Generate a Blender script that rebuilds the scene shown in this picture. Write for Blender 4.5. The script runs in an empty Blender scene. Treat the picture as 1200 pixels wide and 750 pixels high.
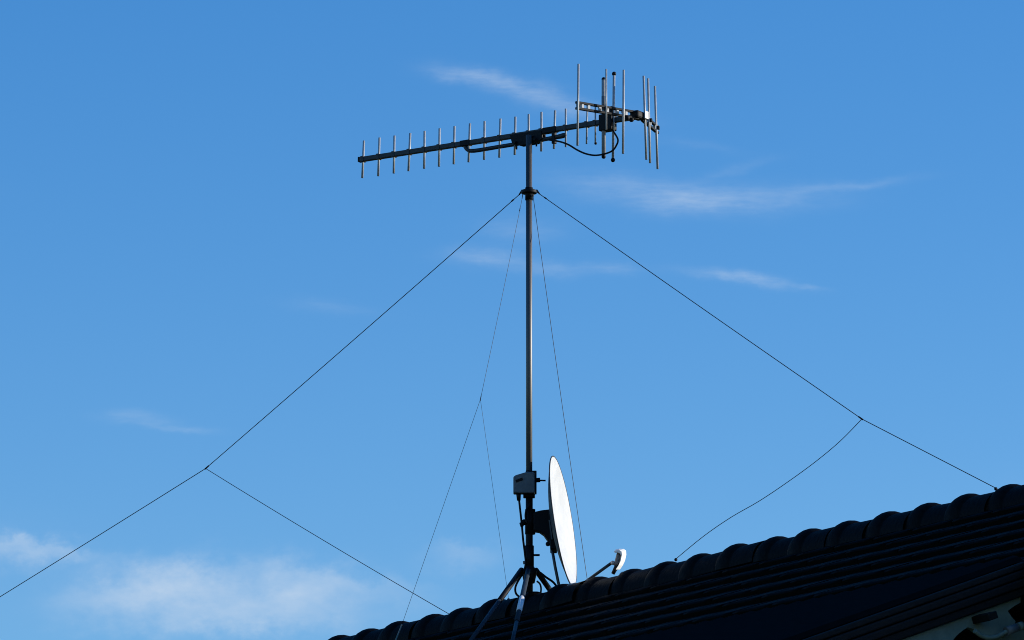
import bpy, bmesh, math, random
from mathutils import Vector, Matrix
R = math.radians
rnd = random.Random(7)
S = bpy.context.scene
COL = S.collection

# ------------------------------------------------------------------ camera
cam_data = bpy.data.cameras.new("camera")
cam = bpy.data.objects.new("camera", cam_data)
COL.objects.link(cam)
cam.location = (0.0, -32.0, 1.6)
cam.rotation_euler = (R(90 + 12.1), 0.0, 20.5 / 7000)
cam_data.sensor_width = 36.0
cam_data.lens = 7000 / 1200 * 36.0
cam_data.clip_start = 0.5
cam_data.clip_end = 20000
S.camera = cam
S.render.resolution_x, S.render.resolution_y = 1024, 640
if hasattr(S, 'cycles'):
    S.cycles.filter_width = 1.0

# ------------------------------------------------------------------ light
SUN_EL, SUN_AZ = 14.5, 84.0          # azimuth measured from +Y towards +X
SKY_STRENGTH, SUN_STRENGTH = 0.15, 5.0
S.view_settings.view_transform = 'Standard'
S.view_settings.look = 'None'
S.view_settings.exposure = 0.17
S.view_settings.gamma = 1.0
S.view_settings.use_curve_mapping = False

sun_data = bpy.data.lights.new("sun", 'SUN')
sun_data.energy = SUN_STRENGTH
sun_data.angle = R(0.5)
sun_data.color = (1.0, 0.95, 0.87)
sun = bpy.data.objects.new("sun", sun_data)
COL.objects.link(sun)
sv = Vector((math.sin(R(SUN_AZ)) * math.cos(R(SUN_EL)), math.cos(R(SUN_AZ)) * math.cos(R(SUN_EL)), math.sin(R(SUN_EL))))
sun.rotation_euler = sv.to_track_quat('Z', 'Y').to_euler()
sun.location = sv * 60


def build_world():
    w = bpy.data.worlds.new("World")
    S.world = w
    w.use_nodes = True
    nt = w.node_tree
    N, L = nt.nodes, nt.links
    N.clear()
    out = N.new('ShaderNodeOutputWorld')
    bg = N.new('ShaderNodeBackground')
    bg.inputs['Strength'].default_value = SKY_STRENGTH
    L.new(bg.outputs[0], out.inputs[0])
    sky = N.new('ShaderNodeTexSky')
    sky.sky_type = 'NISHITA'
    sky.sun_disc = False
    sky.sun_elevation = R(SUN_EL)
    sky.sun_rotation = R(SUN_AZ)
    sky.altitude = 200
    sky.air_density = 1.0
    sky.dust_density = 0.35
    sky.ozone_density = 3.0

    def M(op, a, b=None, c=None):
        n = N.new('ShaderNodeMath')
        n.operation = op
        for i, v in enumerate((a, b, c)):
            if v is None:
                continue
            if isinstance(v, (int, float)):
                n.inputs[i].default_value = v
            else:
                L.new(v, n.inputs[i])
        return n.outputs[0]

    tc = N.new('ShaderNodeTexCoord')
    sep = N.new('ShaderNodeSeparateXYZ')
    L.new(tc.outputs['Generated'], sep.inputs[0])
    az = M('MULTIPLY', M('ARCTAN2', sep.outputs[0], sep.outputs[1]), 57.2958)
    el = M('MULTIPLY', M('ARCSINE', sep.outputs[2]), 57.2958)
    comb = N.new('ShaderNodeCombineXYZ')
    L.new(az, comb.inputs[0])
    L.new(el, comb.inputs[1])

    def noise(scale, detail, rough, sx, sy, off=(0, 0, 0), rot=0.0):
        mp = N.new('ShaderNodeMapping')
        mp.inputs['Scale'].default_value = (sx, sy, 1)
        mp.inputs['Location'].default_value = off
        mp.inputs['Rotation'].default_value = (0, 0, rot)
        L.new(comb.outputs[0], mp.inputs[0])
        n = N.new('ShaderNodeTexNoise')
        n.inputs['Scale'].default_value = scale
        n.inputs['Detail'].default_value = detail
        n.inputs['Roughness'].default_value = rough
        L.new(mp.outputs[0], n.inputs['Vector'])
        return n

    warp = noise(1.6, 5, 0.6, 1.0, 1.6)
    wsep = N.new('ShaderNodeSeparateColor')
    L.new(warp.outputs['Color'], wsep.inputs[0])
    azw = M('ADD', az, M('MULTIPLY', M('SUBTRACT', wsep.outputs[0], 0.5), 0.55))
    elw = M('ADD', el, M('MULTIPLY', M('SUBTRACT', wsep.outputs[1], 0.5), 0.20))

    pw = noise(2.6, 6, 0.6, 1.0, 1.3, (9.1, 3.3, 0))
    elp = M('ADD', el, M('MULTIPLY', M('SUBTRACT', pw.outputs['Fac'], 0.5), 0.55))
    # (azimuth, elevation, half length, half height, tilt, density) in degrees: the wisps in view and more of the same kind round about
    CLOUDS = [
        (-0.62, 14.46, 0.34, 0.075, -6, .25), (-0.20, 14.36, 0.42, 0.085, -15, .25), (0.25, 14.20, 0.50, 0.09, -14, .20), (0.70, 14.08, 0.45, 0.08, -6, .10),
        (0.95, 13.36, 0.62, 0.12, -6, .21), (1.60, 13.22, 0.55, 0.11, -5, .25), (2.25, 13.27, 0.70, 0.11, 1, .21), (3.15, 13.38, 0.55, 0.04, 5, .16), (2.0, 13.52, 0.4, 0.05, 16, .08), (1.7, 13.78, 0.4, 0.05, -10, .06),
        (1.95, 12.52, 0.42, 0.05, -7, .25), (2.35, 12.44, 0.30, 0.04, -10, .24), (2.75, 12.38, 0.12, 0.025, -3, .14),
        (-0.42, 12.71, 0.32, 0.08, -2, .25), (-0.10, 12.98, 0.36, 0.11, 0, .13), (0.20, 12.60, 0.35, 0.07, -2, .17), (0.80, 12.61, 0.25, 0.05, -2, .14),
        (-3.85, 11.13, 0.30, 0.06, -3, .17), (-3.45, 11.04, 0.36, 0.035, -4, .16), (-1.98, 12.22, 0.40, 0.07, -6, .09),
        (-8.0, 13.6, 1.4, 0.14, -6, .3), (7.6, 14.2, 1.3, 0.12, 5, .3), (-1.5, 17.8, 1.8, 0.2, -5, .3), (4.5, 18.6, 1.6, 0.18, 4, .25),
    ]
    # low soft banks, clearer along the top than below
    PUFFS = [
        (-3.50, 9.60, 0.55, 0.28, 4, .46), (-3.15, 9.62, 0.34, 0.22, 0, .22), (-2.20, 9.62, 0.50, 0.26, -4, .48), (-2.85, 9.42, 1.15, 0.22, -2, .52), (-1.55, 9.56, 0.55, 0.14, -7, .26),
        (-4.15, 9.46, 0.45, 0.20, 6, .30), (-2.9, 9.22, 1.2, 0.16, 0, .26),
        (-4.95, 9.88, 0.42, 0.15, 0, .46), (-4.45, 9.84, 0.34, 0.11, -10, .34), (-0.66, 9.86, 0.34, 0.16, 2, .26),
        (-9.0, 9.9, 2.2, 0.4, 2, .6), (8.4, 10.2, 2.0, 0.35, -3, .5), (16, 12, 3, .5, 2, .5), (-17, 11, 3, .5, -2, .5),
    ]
    totals = []
    for lst, puff in ((CLOUDS, False), (PUFFS, True)):
        total = None
        for (ca, ce, hw, hh, ang, st) in lst:
            c, s = math.cos(R(ang)), math.sin(R(ang))
            dx = M('SUBTRACT', azw, ca)
            dy = M('SUBTRACT', elp if puff else elw, ce)
            u = M('MULTIPLY', M('ADD', M('MULTIPLY', dx, c), M('MULTIPLY', dy, s)), 1 / hw)
            v = M('MULTIPLY', M('SUBTRACT', M('MULTIPLY', dy, c), M('MULTIPLY', dx, s)), 1 / hh)
            if puff:
                v = M('MAXIMUM', M('MULTIPLY', v, 1.5), M('MULTIPLY', v, -0.95))
            r2 = M('ADD', M('MULTIPLY', u, u), M('MULTIPLY', v, v))
            g = M('MULTIPLY', M('EXPONENT', M('MULTIPLY', r2, -1.0)), st * (0.82 if puff else 0.88))
            total = g if total is None else M('ADD', total, g)
        totals.append(total)
    tex = noise(2.2, 8, 0.62, 0.9, 3.2, (3.1, 7.7, 0), R(4))
    soft = noise(2.0, 7, 0.58, 1.0, 1.9, (5.2, 2.3, 0))
    fib = noise(3.4, 6, 0.6, 1.1, 6.5, (1.3, 4.1, 0), R(7))
    t2 = M('MULTIPLY_ADD', M('SUBTRACT', tex.outputs['Fac'], 0.5), 1.5, 0.92)
    t2 = M('ADD', t2, M('MULTIPLY', M('SUBTRACT', fib.outputs['Fac'], 0.5), 1.3))
    t2 = M('MAXIMUM', t2, 0.0)
    t3 = M('MAXIMUM', M('MULTIPLY_ADD', M('SUBTRACT', soft.outputs['Fac'], 0.5), 1.4, 1.0), 0.0)
    cover = M('MINIMUM', M('ADD', M('MULTIPLY', totals[0], t2), M('MULTIPLY', totals[1], t3)), 0.8)
    # high thin veil over the rest of the dome
    mix = N.new('ShaderNodeMix')
    mix.data_type = 'RGBA'
    L.new(cover, mix.inputs['Factor'])
    hsv = N.new('ShaderNodeHueSaturation')
    hsv.inputs['Hue'].default_value = 0.512
    hsv.inputs['Saturation'].default_value = 1.35
    hsv.inputs['Value'].default_value = 1.13
    L.new(sky.outputs[0], hsv.inputs['Color'])
    L.new(hsv.outputs[0], mix.inputs[6])
    k = 1.0 / SKY_STRENGTH
    mix.inputs[7].default_value = (0.48 * k, 0.595 * k, 0.74 * k, 1)
    L.new(mix.outputs[2], bg.inputs['Color'])


build_world()

# ------------------------------------------------------------------ materials
def mat(name, c1, c2=None, rough=0.6, metal=0.0, scale=30.0, bump=0.0, spec=0.5, detail=4, stretch=(1, 1, 1), rough2=None, coat=0.0):
    m = bpy.data.materials.new(name)
    m.use_nodes = True
    nt = m.node_tree
    N, L = nt.nodes, nt.links
    b = N['Principled BSDF']
    b.inputs['Metallic'].default_value = metal
    b.inputs['Roughness'].default_value = rough
    b.inputs['Specular IOR Level'].default_value = spec
    b.inputs['Coat Weight'].default_value = coat
    c2 = c2 or tuple(x * 0.7 for x in c1)
    tc = N.new('ShaderNodeTexCoord')
    mp = N.new('ShaderNodeMapping')
    mp.inputs['Scale'].default_value = stretch
    L.new(tc.outputs['Object'], mp.inputs[0])
    n = N.new('ShaderNodeTexNoise')
    n.inputs['Scale'].default_value = scale
    n.inputs['Detail'].default_value = detail
    n.inputs['Roughness'].default_value = 0.65
    L.new(mp.outputs[0], n.inputs['Vector'])
    rp = N.new('ShaderNodeValToRGB')
    rp.color_ramp.elements[0].position = 0.35
    rp.color_ramp.elements[1].position = 0.68
    rp.color_ramp.elements[0].color = (*c2, 1)
    rp.color_ramp.elements[1].color = (*c1, 1)
    L.new(n.outputs['Fac'], rp.inputs[0])
    L.new(rp.outputs[0], b.inputs['Base Color'])
    if rough2 is not None:
        mr = N.new('ShaderNodeMapRange')
        mr.inputs['To Min'].default_value = rough
        mr.inputs['To Max'].default_value = rough2
        L.new(n.outputs['Fac'], mr.inputs[0])
        L.new(mr.outputs[0], b.inputs['Roughness'])
    if bump:
        bp = N.new('ShaderNodeBump')
        bp.inputs['Strength'].default_value = bump
        bp.inputs['Distance'].default_value = 0.01
        L.new(n.outputs['Fac'], bp.inputs['Height'])
        L.new(bp.outputs[0], b.inputs['Normal'])
    return m


MT = {
    'tile': mat('charcoal_tile', (0.0038, 0.0030, 0.0023), (0.0016, 0.0013, 0.0011), 0.7, 0, 22, 0.2, 0.03),
    'sheet': mat('black_sheeting', (0.0035, 0.0035, 0.0035), (0.002, 0.002, 0.002), 0.8, 0, 15, 0.2, 0.04),
    'ridge': mat('charcoal_ridge', (0.0065, 0.005, 0.004), (0.002, 0.002, 0.002), 0.55, 0, 34, 0.4, 0.04),
    'mortar': mat('lime_mortar', (0.34, 0.33, 0.31), (0.22, 0.21, 0.2), 0.9, 0, 40, 0.5, 0.2),
    'deck': mat('roof_deck', (0.015, 0.013, 0.012), None, 0.9, 0, 10, 0, 0.1),
    'timber': mat('stained_timber', (0.010, 0.0085, 0.007), (0.006, 0.005, 0.0045), 0.75, 0, 18, 0.2, 0.25, 5, (1, 1, 6)),
    'wall': mat('weatherboard', (0.10, 0.105, 0.10), (0.08, 0.085, 0.08), 0.85, 0, 6, 0.1, 0.2),
    'sage': mat('sage_paint', (0.19, 0.235, 0.19), (0.14, 0.175, 0.14), 0.7, 0, 14, 0.1, 0.3),
    'glass': mat('window_glass', (0.02, 0.025, 0.03), None, 0.08, 0, 4, 0, 0.6),
    'pole': mat('dark_steel', (0.050, 0.047, 0.044), (0.036, 0.034, 0.033), 0.50, 0.0, 30, 0.0, 1.0, 4, (1, 1, .15)),
    'darktube': mat('dark_painted_tube', (0.010, 0.010, 0.011), (0.006, 0.006, 0.007), 0.6, 0, 40, 0.03, 0.2),
    'black': mat('black_plastic', (0.006, 0.006, 0.007), None, 0.6, 0, 60, 0, 0.2),
    'boom': mat('weathered_boom', (0.030, 0.034, 0.036), (0.015, 0.017, 0.018), 0.5, 0.0, 30, 0.05, 0.4),
    'alu': mat('bright_aluminium', (0.40, 0.40, 0.395), (0.30, 0.30, 0.30), 0.42, 0.0, 40, 0.05, 1.0),
    'grey': mat('grey_housing', (0.16, 0.165, 0.17), (0.12, 0.125, 0.13), 0.55, 0, 25, 0.05, 0.4),
    'midgrey': mat('dull_grey_tube', (0.34, 0.34, 0.33), (0.27, 0.27, 0.265), 0.55, 0, 40, 0.03, 0.4),
    'zinc': mat('galvanised_tube', (0.022, 0.032, 0.044), (0.014, 0.022, 0.03), 0.6, 0.0, 40, 0.05, 0.25),
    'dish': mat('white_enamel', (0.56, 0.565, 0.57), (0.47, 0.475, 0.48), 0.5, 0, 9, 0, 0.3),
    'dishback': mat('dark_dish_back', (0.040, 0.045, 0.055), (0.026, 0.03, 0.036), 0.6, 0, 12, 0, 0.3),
    'wire': mat('dark_wire', (0.012, 0.014, 0.02), None, 0.5, 0, 50, 0, 0.4),
    'white': mat('white_plastic', (0.80, 0.80, 0.78), (0.72, 0.72, 0.70), 0.4, 0, 30, 0, 0.4),  # feed cover plastic; also the sunlight painted on the front leg
    'grass': mat('dry_grass', (0.075, 0.095, 0.035), (0.05, 0.06, 0.028), 0.95, 0, 0.6, 0.3, 0.1, 8),
    'rope': mat('pale_cord', (0.28, 0.23, 0.13), (0.2, 0.16, 0.1), 0.7, 0, 60, 0, 0.2),
}

# ------------------------------------------------------------------ mesh helpers
def V(*a):
    return Vector(a)


def bm_tube(bm, pts, r, seg=10, caps=True, radii=None):
    pts = [Vector(p) for p in pts]
    rings = []
    n = len(pts)
    t0 = (pts[1] - pts[0]).normalized()
    ref = Vector((0, 0, 1)) if abs(t0.z) < 0.9 else Vector((1, 0, 0))
    u = t0.cross(ref).normalized()
    for i, p in enumerate(pts):
        if i == 0:
            t = (pts[1] - pts[0]).normalized()
        elif i == n - 1:
            t = (pts[-1] - pts[-2]).normalized()
        else:
            t = ((pts[i + 1] - p).normalized() + (p - pts[i - 1]).normalized()).normalized()
        u = (u - t * u.dot(t)).normalized()
        v = t.cross(u)
        rr = radii[i] if radii else r
        rings.append([bm.verts.new(p + (u * math.cos(2 * math.pi * k / seg) + v * math.sin(2 * math.pi * k / seg)) * rr) for k in range(seg)])
    for a, b in zip(rings, rings[1:]):
        for k in range(seg):
            f = bm.faces.new((a[k], a[(k + 1) % seg], b[(k + 1) % seg], b[k]))
            f.smooth = True
    if caps:
        bm.faces.new(list(reversed(rings[0])))
        bm.faces.new(rings[-1])
    return bm


def bm_box(bm, c, ax, ay, az):
    """box centred at c with half-extent vectors ax, ay, az"""
    c, ax, ay, az = Vector(c), Vector(ax), Vector(ay), Vector(az)
    vs = [bm.verts.new(c + ax * i + ay * j + az * k) for i in (-1, 1) for j in (-1, 1) for k in (-1, 1)]
    for f in ((0, 1, 3, 2), (4, 6, 7, 5), (0, 4, 5, 1), (2, 3, 7, 6), (0, 2, 6, 4), (1, 5, 7, 3)):
        bm.faces.new([vs[i] for i in f])
    return bm


def bm_prism(bm, poly, ext):
    """closed polygon (list of points) extruded by vector ext"""
    ext = Vector(ext)
    a = [bm.verts.new(Vector(p)) for p in poly]
    b = [bm.verts.new(Vector(p) + ext) for p in poly]
    n = len(a)
    bm.faces.new(a)
    bm.faces.new(list(reversed(b)))
    for i in range(n):
        bm.faces.new((a[i], b[i], b[(i + 1) % n], a[(i + 1) % n]))
    return bm


def smooth_curve(pts, sub=6):
    pts = [Vector(p) for p in pts]
    out = []
    for i in range(len(pts) - 1):
        p0 = pts[max(i - 1, 0)]
        p1, p2 = pts[i], pts[i + 1]
        p3 = pts[min(i + 2, len(pts) - 1)]
        for k in range(sub):
            t = k / sub
            out.append(0.5 * ((2 * p1) + (p2 - p0) * t + (2 * p0 - 5 * p1 + 4 * p2 - p3) * t * t + (3 * p1 - p0 - 3 * p2 + p3) * t ** 3))
    out.append(pts[-1])
    return out


def mesh_of(bm, name, m, bevel=0.0):
    bmesh.ops.recalc_face_normals(bm, faces=bm.faces)
    if bevel:
        bmesh.ops.bevel(bm, geom=[e for e in bm.edges if e.calc_face_angle(0) > 0.6], offset=bevel, segments=2, affect='EDGES', profile=0.5, clamp_overlap=True)
    me = bpy.data.meshes.new(name)
    bm.to_mesh(me)
    bm.free()
    me.materials.append(MT[m])
    return me


def link(name, data, parent=None, loc=None):
    o = bpy.data.objects.new(name, data)
    COL.objects.link(o)
    if parent is not None:
        o.parent = parent
    if loc is not None:
        o.location = loc
    return o


def world_loc(o):
    p = Vector((0, 0, 0))
    while o is not None:
        p += o.location
        o = o.parent
    return p


def part(name, bm, m, parent, bevel=0.0, kind=None, label=None):
    """link a mesh whose vertices are in world coordinates under its parent (parents are only translated)"""
    off = world_loc(parent)
    for v in bm.verts:
        v.co -= off
    o = link(name, mesh_of(bm, name, m, bevel), parent)
    if kind:
        o['kind'] = kind
    if label:
        o['label'] = label
    return o


def thing(name, label, cat, loc=(0, 0, 0), group=None):
    o = link(name, None, None, loc)
    o['label'] = label
    o['category'] = cat
    if group:
        o['group'] = group
    return o


def tube(pts, r, seg=10, **k):
    return bm_tube(bmesh.new(), pts, r, seg, **k)


def box(c, ax, ay, az):
    return bm_box(bmesh.new(), c, ax, ay, az)


def ball(c, r, seg=10):
    bm = bmesh.new()
    bmesh.ops.create_uvsphere(bm, u_segments=seg, v_segments=max(6, seg // 2 + 2), radius=r, matrix=Matrix.Translation(Vector(c)))
    for f in bm.faces:
        f.smooth = True
    return bm


# ------------------------------------------------------------------ setting: ground
bm = bmesh.new()
bmesh.ops.create_grid(bm, x_segments=40, y_segments=40, size=6000)
g = link('ground', mesh_of(bm, 'ground', 'grass'))
g['kind'] = 'structure'

# ------------------------------------------------------------------ house
# d runs along the ridge (towards the camera and right), n is the outward direction of the front slope
d = V(0.58993, -0.80746, 0)
n = V(-0.80746, -0.58993, 0)
UP = V(0, 0, 1)
APEX = 6.87
PITCH = R(22.5)
GAUGE = 0.322
NC = 7
SL = NC * GAUGE + 0.03
T0, T1 = -10.4, 10.6
RSP = 0.306


def W(t, nn, z):
    return d * t + n * nn + UP * z


def slope_axes(side):
    s = n * (side * math.cos(PITCH)) - UP * math.sin(PITCH)
    nn = n * (side * math.sin(PITCH)) + UP * math.cos(PITCH)
    return s, nn


house = thing('house', 'dark house roof with tiled ridge rising to the right across the bottom of the photo', 'house', W(0, 0, 0))
EAVE_N = SL * math.cos(PITCH)
EAVE_Z = APEX - SL * math.sin(PITCH)
WALL_N = EAVE_N - 0.24

# roof deck under the tiles (both slopes in one)
bm = bmesh.new()
off = 0.075
pts = [(-EAVE_N + .02, EAVE_Z), (0, APEX), (EAVE_N - .02, EAVE_Z)]
lo = [(a, z - off) for a, z in pts]
hi = [(a, z - off + 0.03) for a, z in pts]
prof = lo + hi[::-1]
bm_prism(bm, [W(T0, a, z) for a, z in prof], d * (T1 - T0))
roof = part('roof', bm, 'deck', house)

# one roof tile, tail end proud of the course below, slightly dished pan with a side roll
def tile_mesh(side):
    s, nn = slope_axes(side)
    bm = bmesh.new()
    w = 0.1505
    L1 = GAUGE + 0.045
    th = 0.024
    cs = [(-w, 0.0), (-w * .62, 0.002), (-w * .2, 0.0), (w * .5, 0.0), (w, 0.001)]
    def ring(x, z):
        top = [bm.verts.new(s * x + d * a + nn * (z + h)) for a, h in cs]
        bot = [bm.verts.new(s * x + d * a + nn * (z - th)) for a, h in (cs[0], cs[-1])]
        return top, bot
    A = ring(-0.045, -0.030)
    B = ring(L1 - 0.045 - 0.012, -0.001)
    Cc = ring(L1 - 0.045, -0.008)
    for P, Q in ((A, B), (B, Cc)):
        for i in range(4):
            f = bm.faces.new((P[0][i], P[0][i + 1], Q[0][i + 1], Q[0][i]))
            f.smooth = True
        bm.faces.new((P[0][0], Q[0][0], Q[1][0], P[1][0]))
        bm.faces.new((P[0][-1], P[1][-1], Q[1][-1], Q[0][-1]))
        bm.faces.new((P[1][0], Q[1][0], Q[1][1], P[1][1]))
    bm.faces.new(Cc[0] + [Cc[1][1], Cc[1][0]])
    bm.faces.new(list(reversed(A[0])) + [A[1][0], A[1][1]])
    return bm


front_tile = mesh_of(tile_mesh(1), 'roof_tile', 'tile')
s1, n1 = slope_axes(1)
s2, n2 = slope_axes(-1)
rest = bmesh.new()
made = 0
first_t = [-2.3, -1.3, -0.5, 0.5, 1.5, 2.3, 3.1]
last_t = [4.7, 5.1, 5.5, 5.9, 6.3, 6.8, 7.3]
for c in range(NC):
    for i in range(int((T1 - T0) / 0.304)):
        t = T0 + 0.155 + i * 0.304 + (0.152 if c % 2 else 0)
        if t > T1 - 0.14:
            continue
        p = d * t + UP * APEX + s1 * (c * GAUGE) + n1 * rnd.uniform(-0.001, 0.001)
        if first_t[c] < t < last_t[c]:
            o = link('roof_tile', front_tile, roof, p)
            o.rotation_euler = (rnd.uniform(-.003, .003), rnd.uniform(-.003, .003), rnd.uniform(-.003, .003))
            made += 1
        else:
            tb = tile_mesh(1)
            for v in tb.verts:
                v.co += p
            me = bpy.data.meshes.new('tmp'); tb.to_mesh(me); tb.free()
            rest.from_mesh(me); bpy.data.meshes.remove(me)
        tb = tile_mesh(-1)
        p2 = d * t + UP * APEX + s2 * (c * GAUGE)
        for v in tb.verts:
            v.co += p2
        me = bpy.data.meshes.new('tmp'); tb.to_mesh(me); tb.free()
        rest.from_mesh(me); bpy.data.meshes.remove(me)
print('tiles', made)
part('tile_field', rest, 'tile', roof, kind='stuff')

# ridge tiles: half-round with a swelling collar at one end
def ridge_mesh():
    bm = bmesh.new()
    U = [0, .02, .05, .09, .14, .19, .24, .28, .32, .35, .38, .42, .6, .8, 1.0]
    rings = []
    seg = 16
    for u in U:
        b = math.sin(math.pi * min(u / .38, 1.0)) ** 0.65 if 0 < u < .38 else 0.0
        ring = []
        for k in range(seg + 1):
            a = math.pi * k / seg
            r = 0.115 + 0.021 * b * (0.3 + 0.7 * math.sin(a) ** 2)
            ring.append(bm.verts.new(d * (u * RSP) + n * (r * 1.15 * math.cos(a)) + UP * (-.07 + (r + .010) * math.sin(a))))
        rings.append(ring)
    for a, b in zip(rings, rings[1:]):
        for k in range(seg):
            f = bm.faces.new((a[k], a[k + 1], b[k + 1], b[k]))
            f.smooth = True
    return bm


ridge_me = mesh_of(ridge_mesh(), 'ridge_tile', 'ridge')
rt0 = -1.80 - 0.20 * RSP          # a lump peaks at t = -1.80
i0 = int((rt0 - T0) / RSP)
i = -i0
while rt0 + (i + 1) * RSP < T1:
    o = link('ridge_tile', ridge_me, roof, d * (rt0 + i * RSP) + UP * (APEX + rnd.uniform(-.006, .006)) + n * rnd.uniform(-.010, .010) + d * rnd.uniform(-.008, .008))
    o.rotation_euler = (rnd.uniform(-.025, .025), rnd.uniform(-.025, .025), rnd.uniform(-.04, .04))
    i += 1
# mortar bedding below the ridge tiles
bm = bmesh.new()
bm_prism(bm, [W(T0 + .02, a, z) for a, z in ((-.115, APEX - .075), (-.09, APEX - .02), (0, APEX + 0.03), (.09, APEX - .02), (.115, APEX - .075))], d * (T1 - T0 - .04))
part('mortar_bed', bm, 'deck', roof)

for (t_, l_) in ((.455, .06), (.62, .055), (.93, .07)):
    bm = bmesh.new()
    bmesh.ops.create_icosphere(bm, subdivisions=2, radius=1.0)
    for v in bm.verts:
        v.co = W(t_, .03, APEX + .044) + d * (v.co.x * l_) + n * (v.co.y * .035) + UP * (v.co.z * .024 + .004 * math.sin(9 * v.co.x + 5 * v.co.y))
    for f in bm.faces:
        f.smooth = True
    part('mortar_patch', bm, 'mortar', roof)

# fascia, gutter, soffit, walls
part('fascia_board', box(W((T0 + T1) / 2, EAVE_N - .05, EAVE_Z - .12), d * ((T1 - T0) / 2), n * .012, UP * .06), 'timber', house)
part('fascia_board', box(W((T0 + T1) / 2, -EAVE_N + .05, EAVE_Z - .12), d * ((T1 - T0) / 2), n * .012, UP * .06), 'timber', house)
part('soffit', box(W((T0 + T1) / 2, EAVE_N - .16, EAVE_Z - .165), d * ((T1 - T0) / 2), n * .10, UP * .008), 'timber', house)
part('soffit', box(W((T0 + T1) / 2, -EAVE_N + .16, EAVE_Z - .165), d * ((T1 - T0) / 2), n * .10, UP * .008), 'timber', house)
bm = bmesh.new()
za = EAVE_Z - .19
bm_prism(bm, [W(T0 + .3, a, z) for a, z in ((-WALL_N, 0), (WALL_N, 0), (WALL_N, za), (0, APEX - .2), (-WALL_N, za))], d * (T1 - T0 - .6))
part('wall', bm, 'wall', house)
for tt in (-8, -5, -2, 4.2):
    for zc in (1.6, 4.3):
        w_ = part('window', box(W(tt, WALL_N + .015, zc), d * .6, n * .03, UP * .65), 'sage', house)
        part('pane', box(W(tt, WALL_N + .05, zc), d * .52, n * .006, UP * .57), 'glass', w_)
dr = part('door', box(W(1.0, WALL_N + .02, 1.03), d * .45, n * .025, UP * 1.03), 'timber', house)
part('handle', box(W(1.35, WALL_N + .06, 1.0), d * .01, n * .025, UP * .06), 'alu', dr)

# ------------------------------------------------------------------ placing helpers: where the sight line of a photo point meets a real plane of the place
_e, _y = R(12.1), 20.5 / 7000
_r = V(math.cos(_y), math.sin(_y), 0)
_f = V(-math.sin(_y) * math.cos(_e), math.cos(_y) * math.cos(_e), math.sin(_e))
_u = _r.cross(_f)
_C = V(0, -32, 1.6)


def on(x, y, p0, nrm):
    q = _f * 7000 + _r * (x - 600) - _u * (y - 375)
    return _C + q * ((Vector(p0) - _C).dot(nrm) / q.dot(nrm))


def at(x, y, Y=0.0):
    return on(x, y, V(0, Y, 0), V(0, 1, 0))


# ------------------------------------------------------------------ lean-to roof below the main eave (its verge faces the camera at the lower right)
TG = 6.45
P0 = d * TG
def gp(x, y, dt=0.0):                     # point on the verge plane
    return on(x, y, P0 + d * dt, d)
va, vb = gp(1195, 700), gp(1070, 745)
rk = (vb - va).normalized()               # down the rake
ru = rk.cross(d).normalized()
if ru.z < 0:
    ru = -ru
top = va - rk * 0.10
LEN = 1.75
porch = thing('lean_to', 'dark lean-to roof with pale green scalloped verge board, below the main roof at lower right', 'lean-to', W(TG, WALL_N, 0))
# roofing sheet with ribs running down the slope
bm = bmesh.new()
k = 0
tt = 0.0
PT = 4.6
nrib = 40
vals = []
for q in range(nrib * 4 + 1):
    a = q / 4.0
    h = [0.0, 0.022, 0.030, 0.022][q % 4]
    vals.append((-a * PT / nrib, h))
r1 = [bm.verts.new(top + d * (t_ - .02) + ru * (0.145 + h)) for t_, h in vals]
r2 = [bm.verts.new(top + rk * LEN + d * (t_ - .02) + ru * (0.145 + h)) for t_, h in vals]
for a in range(len(vals) - 1):
    f = bm.faces.new((r1[a], r2[a], r2[a + 1], r1[a + 1]))
part('roof_sheet', bm, 'sheet', porch)
part('roof_boarding', box(top + rk * (LEN / 2) - d * (PT / 2 + .03) + ru * .125, rk * (LEN / 2), d * (PT / 2), ru * .012), 'deck', porch)
# verge: stacked dark mouldings
for (h0, h1, out) in ((0.116, 0.142, 0.012), (0.080, 0.111, 0.022), (0.043, 0.075, 0.034), (0.006, 0.038, 0.020)):
    part('verge_board', box(top + rk * (LEN / 2) + ru * ((h0 + h1) / 2) + d * out, rk * (LEN / 2), d * .018, ru * ((h1 - h0) / 2)), 'timber', porch, bevel=.006)
# pale board with rounded pendant
outl = [(1000, 770), (1070, 745.3), (1196, 700), (1196, 706), (1189, 710), (1181, 716), (1185, 722), (1190, 728), (1189, 733), (1183, 737), (1178, 740), (1172, 743), (1166, 745), (1159, 746), (1152, 745), (1146, 741), (1141, 737), (1134, 735), (1128, 739), (1121, 745), (1117, 750), (1108, 765), (1090, 775), (1030, 782)]
part('scalloped_board', bm_prism(bmesh.new(), [gp(x, y) for x, y in outl], -d * .03), 'sage', porch)
lo = [(1150, 754), (1178, 744), (1204, 735), (1230, 725), (1230, 800), (1130, 800)]
part('lower_board', bm_prism(bmesh.new(), [gp(x, y, -.05) for x, y in lo], -d * .03), 'sage', porch)
back = [(980, 785), (1070, 748), (1200, 702), (1260, 680), (1260, 820), (980, 820)]
part('gable_boarding', bm_prism(bmesh.new(), [gp(x, y, -.30) for x, y in back], -d * .02), 'timber', porch)
for (cx, cy) in ((1144.5, 725.5), (1040, 765)):
    c = gp(cx, cy)
    part('purlin_end', box(c + d * .05, rk * .026, d * .06, ru * .016), 'timber', porch, bevel=.003)
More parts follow.
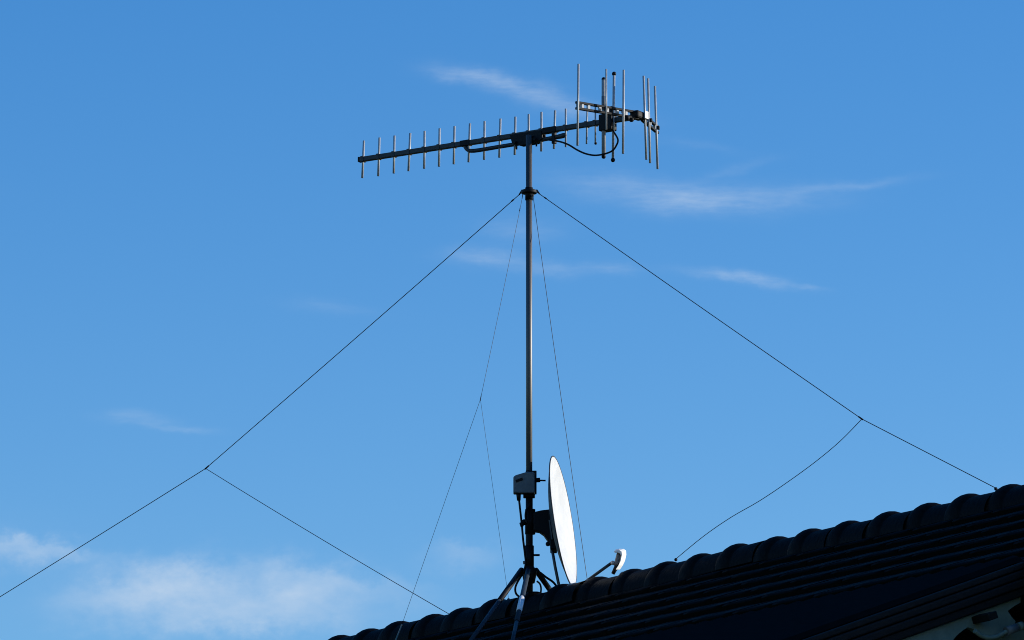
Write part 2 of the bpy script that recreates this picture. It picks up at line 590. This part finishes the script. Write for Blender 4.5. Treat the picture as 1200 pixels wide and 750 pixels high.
# curved drain pipe with a pale collar
dp = [gp(x, y, .06) for x, y in ((1142, 739), (1150, 745), (1159, 747.5), (1168, 746), (1176, 742), (1186, 737), (1196, 733))]
pp = part('drain_pipe', tube(smooth_curve(dp, 4), .010, 10), 'sage', porch)
part('collar', tube([gp(1179, 740, .06), gp(1191, 735.5, .06)], .019, 14), 'grey', pp)
part('collar', tube([gp(1193, 735, .06), gp(1198, 733, .06)], .019, 14), 'sage', pp)
# posts carrying the lean-to
for t_ in (TG - .2, TG - 4.3):
    foot = d * (t_ - TG) + top + rk * (LEN - .2)
    part('post', box(V(foot.x, foot.y, foot.z / 2 - .02), d * .05, n * .05, UP * (foot.z / 2 - .03)), 'timber', porch)

# ------------------------------------------------------------------ mast on its tripod
ZB = 9.523                                # boom height
mast = thing('antenna_mast', 'tall thin steel mast on splayed tripod legs standing on the roof ridge', 'mast', (0, 0, APEX))
part('pole', tube([V(0, 0, 7.02), V(0, 0, 9.502)], .0172, 16), 'pole', mast)
part('lower_tube', tube([V(0, 0, APEX - .02), V(0, 0, 7.62)], .0195, 16), 'darktube', mast)
part('sleeve', tube([V(0, 0, 7.075), V(0, 0, 7.205)], .0255, 16), 'darktube', mast)
kn = part('clamp_screw', tube([at(622, 650.5), at(632.5, 650.5)], .006, 8), 'pole', mast)
part('clamp_screw', tube([at(613, 659.5), at(617, 659)], .009, 8), 'pole', mast)
# guy ring
bm = tube([V(0, 0, 9.172), V(0, 0, 9.190)], .044, 20)
part('guy_ring', bm, 'black', mast, bevel=.003)
part('ring_collar', tube([V(0, 0, 9.135), V(0, 0, 9.205)], .0215, 16), 'black', mast)
part('ring_bolt', tube([at(622, 229, -.02), at(626, 229, -.02)], .006, 8), 'pole', mast)
# hub of the tripod
bm = tube([V(0, 0, 7.09), V(0, 0, 7.06), V(0, 0, 7.0)], .03, 14, radii=[.027, .043, .03])
part('hub', bm, 'darktube', mast)
def leg(a, b, r1_, r2_, m1, m2, cut):
    a, b = Vector(a), Vector(b)
    c = a.lerp(b, cut)
    o = part('leg', tube([a, c], r1_, 12), m1, mast)
    part('inner_tube', tube([a.lerp(b, cut - .03), b], r2_, 12), m2, o)
    part('foot_plate', box(b, V(.04, 0, 0), V(0, .04, 0), V(0, 0, .004)), m1, o)
footA = on(548, 757, V(0, 0, APEX), n1) + UP * .004
footB = on(599.5, 757, V(0, 0, APEX), n1) + UP * .004
leg(at(611, 668, -.03), footA, .0150, .0120, 'darktube', 'zinc', .42)
hB = at(619, 668, -.04)
leg(hB, footB, .014, .0105, 'zinc', 'zinc', .70)
def near_px(a, b, y):                     # point of the tube a-b at a given height in the photo
    lo_, hi_ = 0.0, 1.0
    for _ in range(40):
        m_ = (lo_ + hi_) / 2
        p = a.lerp(b, m_) - _C
        if 375 - 7000 * p.dot(_u) / p.dot(_f) < y:
            lo_ = m_
        else:
            hi_ = m_
    return a.lerp(b, lo_)
part('painted_sun_band', tube([near_px(hB, footB, 701), near_px(hB, footB, 717)], .0155, 12), 'white', mast)  # white band added round the leg, its colour standing in for sunlight
part('joint_collar', tube([near_px(hB, footB, 727), near_px(hB, footB, 729)], .0135, 12), 'darktube', mast)
p_ = at(628, 668, .0)
q_ = at(650, 699, .30)
leg(p_, p_ + (q_ - p_) * 1.35, .0150, .012, 'darktube', 'zinc', .8)

# ------------------------------------------------------------------ guy wires
def wire(bmx, a, b, r, sag=0.0, k=10):
    a, b = Vector(a), Vector(b)
    pts = []
    for i in range(k + 1):
        t = i / k
        p = a.lerp(b, t)
        p.z -= sag * 4 * t * (1 - t)
        pts.append(p)
    return bm_tube(bmx, pts, r, 6)

def rp(x, y):
    return on(x, y, V(0, 0, 6.95), n)

def bridle(label, ring, j, ends, r, clip, sags=(0, 0, 0)):
    o = thing('guy_wire', label, 'guy wire', ring, 'guy wires steadying the mast')
    part('upper_wire', wire(bmesh.new(), ring, j, r, sags[0]), 'wire', o)
    for q, e_ in enumerate(ends):
        if isinstance(e_, list):          # a slack leg given by the points it hangs through
            part('lower_wire', bm_tube(bmesh.new(), smooth_curve(e_, 4), r * .85, 6), 'wire', o)
        else:
            part('lower_wire', wire(bmesh.new(), j, e_, r * (1 if q == 0 else .85), sags[1 + q]), 'wire', o)
    for e_ in ends:
        q_ = e_[-1] if isinstance(e_, list) else e_
        part('anchor_eye', ball(Vector(q_) - V(0, 0, .004), .009, 8), 'black', o)
    if clip:
        dd = (Vector(ring) - Vector(j)).normalized()
        part('wire_clip', tube([Vector(j) - dd * .008, Vector(j) + dd * clip], r * 1.9, 8), 'black', o)
        part('thimble', tube([Vector(ring) + V(0, 0, .012), Vector(ring) - dd * .03], r * 1.8, 8), 'black', o)
        part('wire_clip', tube([Vector(ring) - dd * .085, Vector(ring) - dd * .105], r * 1.8, 8), 'black', o)
    return o

jl = rp(241, 549)
pe = rp(0, 698)
kk = (APEX + .06 - jl.z) / (pe.z - jl.z)
bridle('dark guy wire sloping from the mast ring to the left edge, forked at far left',
       rp(612, 225), jl, [jl + (pe - jl) * kk, rp(527, 720)], .0023, .035, (.004, .008, .008))
jr = rp(1010, 491)
bridle('dark guy wire sloping from the mast ring to the right end of the ridge, forked',
       rp(629, 225), jr, [rp(1167, 572), [rp(*q) for q in ((1010, 491), (985, 516.5), (957, 540), (925, 563.5), (890, 587), (857, 606), (825, 628), (792, 655))]], .0022, .03, (.004, 0, 0))
jf = on(563, 468, V(0, 0, 0), d)
ringf = on(613, 227, V(0, 0, 0), d)
ef = on(452, 778, V(0, 0, APEX), n1)
of = bridle('thin faint guy wire left of the mast, forked beside the pole above the tripod',
            ringf, jf, [on(471, 732, d * -.95, d), rp(596, 702)], .0012, .022, (.01, 0, 0))
part('anchor_cord', tube([on(471, 732, d * -.95, d), on(455, 772, d * .1, d)], .0045, 8), 'rope', of)
bk = on(692, 705, V(0, 0, APEX), n2)
ob = thing('guy_wire', 'thin single guy wire without a fork, passing just right of the white dish', 'guy wire', at(625, 232, .03), 'guy wires steadying the mast')
part('upper_wire', wire(bmesh.new(), at(624.5, 228, .03), bk, .0017, .02), 'wire', ob)

# ------------------------------------------------------------------ television antenna
bq = V(0.841, -0.541, 0)                  # along the boom, towards the reflector
sd = V(0.541, 0.841, 0)                   # sideways, away from the camera
M0 = V(0, 0.045, ZB)
def A(t, side=0.0, dz=0.0):
    return M0 + bq * t + sd * side + UP * dz

ant = thing('tv_antenna', 'long horizontal television aerial with upright rods and a V reflector, on top of the mast', 'antenna', A(0, 0, -.05))
bh = .0135
boom = part('boom', box(A((-1.128 + .735) / 2), bq * ((.735 + 1.128) / 2), sd * bh, UP * bh), 'boom', ant, bevel=.003)
part('end_cap', box(A(-1.131), bq * .006, sd * (bh + .0015), UP * (bh + .0015)), 'black', boom, bevel=.003)
ts = [-1.109, -1.002, -.899, -.796, -.695, -.595, -.496, -.395, -.295, -.192, -.092, -.002, .081, .167, .240, .378, .433]
for i, t_ in enumerate(ts):
    h = .219 + rnd.uniform(-.004, .004)
    lean = V(.0023 + rnd.uniform(-.003, .003), rnd.uniform(-.004, .004), 0)
    off_ = -.0125 if i < 13 else .0
    c = A(t_, 0, 0)
    rr = .0066 if i < 14 else (.0055 if i < 15 else .0048)
    o = part('director_rod', tube([c - UP * (h / 2) - lean, c + UP * (h / 2) + lean], rr, 10), 'alu', ant)
    part('rod_clip', box(c, bq * .010, sd * (bh + .003), UP * (bh + .003)), 'black' if i in (7, 13) else 'boom', o, bevel=.002)
# boom joints
part('boom_joint', box(A(-.425), bq * .024, sd * (bh + .004), UP * (bh + .003)), 'black', ant, bevel=.004)
part('boom_joint', box(A(.14), bq * .045, sd * (bh + .004), UP * (bh + .003)), 'black', ant, bevel=.004)
# support strut under the boom
sp = smooth_curve([A(-.425, 0, -.012), A(-.405, 0, -.038), A(-.36, 0, -.050), A(-.2, 0, -.049), A(0, 0, -.048), A(.12, 0, -.046), A(.21, 0, -.043), A(.245, 0, -.038)], 4)
part('support_strut', bm_tube(bmesh.new(), sp, .0115, 10, radii=[.0115] * (len(sp) - 6) + [.013, .014, .0145, .013, .010, .005]), 'boom', ant)
part('strut_riser', box(A(.167, -.004, -.040), bq * .011, sd * .012, UP * .042), 'black', ant, bevel=.004)
# mast clamp
poly = [A(-.115, 0, .004), A(.09, 0, .004), A(.10, 0, -.045), A(.05, 0, -.062), A(-.05, 0, -.064), A(-.10, 0, -.045)]
poly = [p - sd * .0197 for p in poly]
cl = part('mast_clamp', bm_prism(bmesh.new(), poly, sd * .0055), 'black', ant, bevel=.001)
part('mast_clamp', bm_prism(bmesh.new(), [p + sd * .034 for p in poly], sd * .012), 'black', ant, bevel=.002)
for t_ in (-.075, .055):
    part('clamp_nut', tube([A(t_, -.036, -.045), A(t_, .04, -.045)], .009, 6), 'black', cl)
    part('clamp_nut', tube([A(t_, -.01, -.082), A(t_, -.01, -.05)], .0055, 6), 'black', cl)
# driven element
db = part('junction_box', box(A(.520, -.012, -.012), bq * .042, sd * .030, UP * .047), 'black', ant, bevel=.006)
part('box_lid', box(A(.535, -.008, .055), bq * .026, sd * .024, UP * .020), 'black', db, bevel=.006)
for (x, yt, yb, r_, lean, m_) in ((707.4, 93, 183.5, .0115, 0, 'zinc'), (719, 86.5, 187.5, .0075, -.6, 'alu')):
    t_ = .487 if x < 710 else .549
    c = A(t_, -.036 if x < 710 else -.02)
    Y = c.y
    a_, b_ = at(x - lean, yt, Y), at(x + lean * 1.2, yb, Y)
    o = part('dipole_rod', tube([a_, b_], r_, 14), 'midgrey' if x < 710 else 'alu', ant)
    part('rod_cap', ball(a_, .0125), 'black', o)
    part('rod_cap', ball(b_, .0125), 'black', o)
    if x < 710:
        part('rod_sleeve', tube([at(x, 113, Y), at(x, 129, Y)], .0122, 14), 'grey', o)
o = part('dipole_rod', tube([A(.470, .03, -.004), A(.470, .03, .21)], .004, 8), 'alu', ant)
part('rod_cap', ball(A(.433, .002, -.113), .008), 'black', ant)
# V reflector: two arms, each a pair of rails with spacers and upright rods
def arm(p_in, p_out, rods, spacers, drop_in=.0, drop_out=.0):
    fr = None
    dr_ = (p_out - p_in).normalized()
    nn_ = dr_.cross(UP).normalized()
    for s_ in (-1, 1):
        o_ = part('reflector_rail', box((p_in + p_out) / 2 + UP * (s_ * .0165), (p_out - p_in) / 2, nn_ * .009, UP * .0065), 'darktube', ant, bevel=.002)
    for q in spacers:
        c_ = p_in.lerp(p_out, q)
        part('rail_spacer', box(c_, dr_ * .007, nn_ * .007, UP * .012), 'alu', ant)
    for (t_, sd_, yt, yb, x, lean) in rods:
        c_ = A(t_, sd_)
        fo = nn_ * (-.017 if nn_.y > 0 else .017)
        c_ = c_ + fo
        a_, b_ = at(x - lean, yt, c_.y), at(x + lean, yb, c_.y)
        ro = part('reflector_rod', tube([a_, b_], .0065 if x != 710.4 else .0052, 10), 'alu', ant)
        part('rod_clip', box(V(c_.x, c_.y, ZB) - fo * .5, dr_ * .008, nn_ * .010, UP * .010), 'black', ro, bevel=.002)
arm(A(.722, -.02), A(.560, -.400), [(.564, -.391, 75, 170.5, 677.3, -.6), (.647, -.247, 81, 152, 710.4, 0), (.694, -.137, 82, 180, 730.5, -.4)], (.2, .34, .5, .62, .8, .9))
arm(A(.722, .02), A(.640, .315), [(.727, .042, 89, 187, 755.8, 1.6), (.714, .104, 92, 191, 760.6, 1.2), (.657, .273, 101, 198, 769, 1.6)], (.25, .5, .8))
# knuckle that carries both arms
part('reflector_bracket', box(A(.712, -.01, .004), bq * .028, sd * .042, UP * .022), 'black', ant, bevel=.011)
part('bracket_plate', box(A(.748, .02, .008), bq * .005, sd * .018, UP * .022), 'alu', ant, bevel=.002)
for q in (-.055, -.10):
    part('bracket_knob', ball(A(.700, q, -.026), .015), 'black', ant)
# coaxial lead looping from the junction box back to the clamp
cw = [A(.553, -.02, -.055), at(724, 163, -.33), at(722, 171, -.32), at(717, 177, -.30), at(708, 180.5, -.28), at(697, 182, -.25), at(686, 180, -.21), at(676, 175.5, -.18), at(667, 170, -.15), at(658, 166.5, -.12), at(648, 164.5, -.09), at(638, 163.5, -.06)]
part('feed_cable', tube(smooth_curve(cw, 5), .0050, 10), 'black', ant)

# ------------------------------------------------------------------ masthead amplifier
amp = thing('amplifier_box', 'small grey amplifier box clamped to the mast beside the top of the white dish', 'electrical box', at(615, 566, -.05))
f_ = [(601.5, 558.5), (604.5, 556.5), (618, 552.5), (626.5, 553.5), (627, 577.5), (612, 577.5), (601.5, 577.5)]
bx = part('housing', bm_prism(bmesh.new(), [at(x, y, -.085) for x, y in f_], V(0, .062, 0)), 'grey', amp, bevel=.006)
part('label_recess', box(at(608.5, 562.5, -.0862), V(.019, 0, .007), V(0, .0015, 0), V(-.002, 0, .007)), 'black', amp)
part('clamp_bracket', box(at(626.5, 565.5, -.01), V(.011, 0, 0), V(0, .026, 0), V(0, 0, .062)), 'black', amp, bevel=.003)
part('clamp_bracket', box(at(620, 580, -.01), V(.032, 0, 0), V(0, .022, 0), V(0, 0, .016)), 'black', amp, bevel=.004)
bt = part('clamp_bolt', tube([at(628, 562.8, -.01), at(633, 562.4, -.01)], .0125, 10), 'black', amp)
part('bolt_end', tube([at(633, 563, -.01), at(639.5, 563.2, -.01)], .0045, 8), 'black', bt)
part('cable_gland', tube([at(607.5, 576, -.05), at(608, 586.5, -.05)], .0125, 12, radii=[.0145, .010]), 'black', amp)

# cables down the mast
cb = thing('drop_cable', 'black cable hanging from the amplifier box down the left side of the mast', 'cable', at(608, 586, -.05))
part('cable', tube(smooth_curve([at(608, 583, -.05), at(609.3, 595, -.05), at(611.5, 615, -.045), at(613, 632, -.04), at(615, 648, -.035), at(616, 660, -.04), at(613.5, 670, -.05), at(606, 683, -.06), at(603.8, 690, -.06), at(605, 696, -.06), at(609.5, 699.5, -.06), at(613, 698, -.05)], 5), .0058, 8), 'black', cb)
part('cable_tie', tube([at(610.5, 612.3, -.045), at(612, 617, -.045)], .010, 10), 'black', cb)
cc = thing('coax_cable', 'thin black cable curling round the right tripod legs below the dish', 'cable', at(626, 680, -.05))
part('cable', tube(smooth_curve([at(622, 590, -.03), at(617, 598, -.045), at(616, 606, -.05), at(618, 613, -.05)], 5), .0065, 8), 'black', cc)
part('cable', tube(smooth_curve([at(629, 681, -.05), at(632.5, 684, -.05), at(634, 689, -.05), at(633.5, 695, -.05), at(631, 701, -.05)], 5), .0050, 8), 'black', cc)
part('cable', tube(smooth_curve([at(633, 671, .0), at(640, 676.5, .0), at(648, 682, .02), at(653, 688, .04), at(658, 694, .06)], 5), .0062, 8), 'black', cc)

# ------------------------------------------------------------------ satellite dish
ND = V(.978, -.164, .128).normalized()
MAJ = (at(647.9, 536.3) - at(672.3, 685.2)).normalized()
MAJ = (MAJ - ND * MAJ.dot(ND)).normalized()
MIN = ND.cross(MAJ).normalized()
DC = at(660.3, 610.8)
RD = (at(647.9, 536.3) - at(672.3, 685.2)).length / 2 * 1.005
dish = thing('satellite_dish', 'white satellite dish seen almost edge-on, facing right, mounted at the mast foot', 'satellite dish', at(626, 612))
def dish_surface(depth, grow, back):
    bm_ = bmesh.new()
    rings = []
    for i in range(0, 15):
        q = i / 14
        rr = (RD + grow) * q
        z = -depth * (1 - q * q) - back
        if i == 0:
            rings.append([bm_.verts.new(DC + ND * z)])
        else:
            rings.append([bm_.verts.new(DC + ND * z + (MAJ * math.cos(a) + MIN * math.sin(a)) * rr) for a in [2 * math.pi * k / 64 for k in range(64)]])
    for k in range(64):
        f = bm_.faces.new((rings[0][0], rings[1][k], rings[1][(k + 1) % 64])); f.smooth = True
    for a, b in zip(rings[1:], rings[2:]):
        for k in range(64):
            f = bm_.faces.new((a[k], b[k], b[(k + 1) % 64], a[(k + 1) % 64])); f.smooth = True
    return bm_
part('reflector', dish_surface(.055, 0, 0), 'dish', dish)
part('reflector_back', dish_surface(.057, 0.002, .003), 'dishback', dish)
bm = bmesh.new()
pts = [DC - ND * .002 + (MAJ * math.cos(a) + MIN * math.sin(a)) * (RD + .001) for a in [2 * math.pi * k / 72 for k in range(73)]]
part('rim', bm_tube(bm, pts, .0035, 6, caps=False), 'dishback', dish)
# mounting: plate behind the dish, arm web to the mast, pole clamp
web = [(625, 600), (634, 597.8), (645, 596.5), (648, 610), (650, 632), (649, 643), (645.5, 640), (641.5, 632.5), (637, 626), (632, 622.5), (625, 621.5)]
part('mount_arm', bm_prism(bmesh.new(), [at(x, y, -.035) for x, y in web], V(0, .07, 0)), 'black', dish, bevel=.006)
part('back_plate', bm_prism(bmesh.new(), [at(x, y, -.075) for x, y in ((642.5, 597), (646, 596), (653, 643), (645, 643))], V(0, .15, 0)), 'black', dish, bevel=.004)
part('edge_strip', bm_prism(bmesh.new(), [at(x, y, -.088) for x, y in ((643, 609.5), (644.4, 609.5), (647.5, 632), (646, 632))], V(0, .01, 0)), 'grey', dish)
part('pole_clamp', tube([at(621.3, 597, 0), at(621.3, 626, 0)], .028, 16), 'black', dish)
part('clamp_bolt', ball(at(614.5, 612, -.01), .017), 'black', dish)
part('clamp_bolt', ball(at(642, 637.5, -.02), .013), 'black', dish)
arm_pts = [at(646, 638, -.02), at(650.5, 664, -.02), at(655, 686, -.02), at(659, 694, -.02), at(668, 693.5, -.02), at(684, 683.5, -.02), at(701, 671, -.02), at(717, 659.5, -.02)]
part('feed_arm', tube([arm_pts[0], arm_pts[1], arm_pts[2], arm_pts[3], arm_pts[4]], .0085, 10), 'pole', dish)
part('feed_arm', tube(arm_pts[4:], .0085, 10), 'boom', dish)
lnb = part('feed_head', tube([at(725.5, 647, -.03), at(723, 659, -.03), at(721, 663, -.03)], .012, 14, radii=[.011, .0145, .013]), 'grey', dish)
part('head_body', tube([at(728.0, 651, -.025), at(724, 662, -.025), at(720.5, 668, -.03), at(718.2, 672.5, -.03)], .01, 12, radii=[.013, .0155, .0115, .010]), 'black', dish)
capo = [(720.5, 646), (721.5, 643.8), (726, 643), (731, 643.2), (733.6, 645), (734, 650), (732.5, 657), (730, 662.5), (726.5, 667.5), (726.5, 661), (728, 655), (728.6, 650.5), (727.2, 648.2), (724, 647.2), (721.5, 648)]
bm = bmesh.new()
cb_ = [bm.verts.new(at(x, y, .0)) for x, y in capo]
cf_ = [bm.verts.new(at(x - (5.0 if 3 <= i_ <= 8 else 1.0), y + (1.5 if 1 <= i_ <= 4 else 0), -.06)) for i_, (x, y) in enumerate(capo)]
bm.faces.new(cb_); bm.faces.new(list(reversed(cf_)))
for i_ in range(len(capo)):
    bm.faces.new((cb_[i_], cf_[i_], cf_[(i_ + 1) % len(capo)], cb_[(i_ + 1) % len(capo)]))
part('feed_cover', bm, 'white', dish, bevel=.004)
part('arm_clamp', ball(at(718, 659.5, -.03), .012), 'alu', dish)
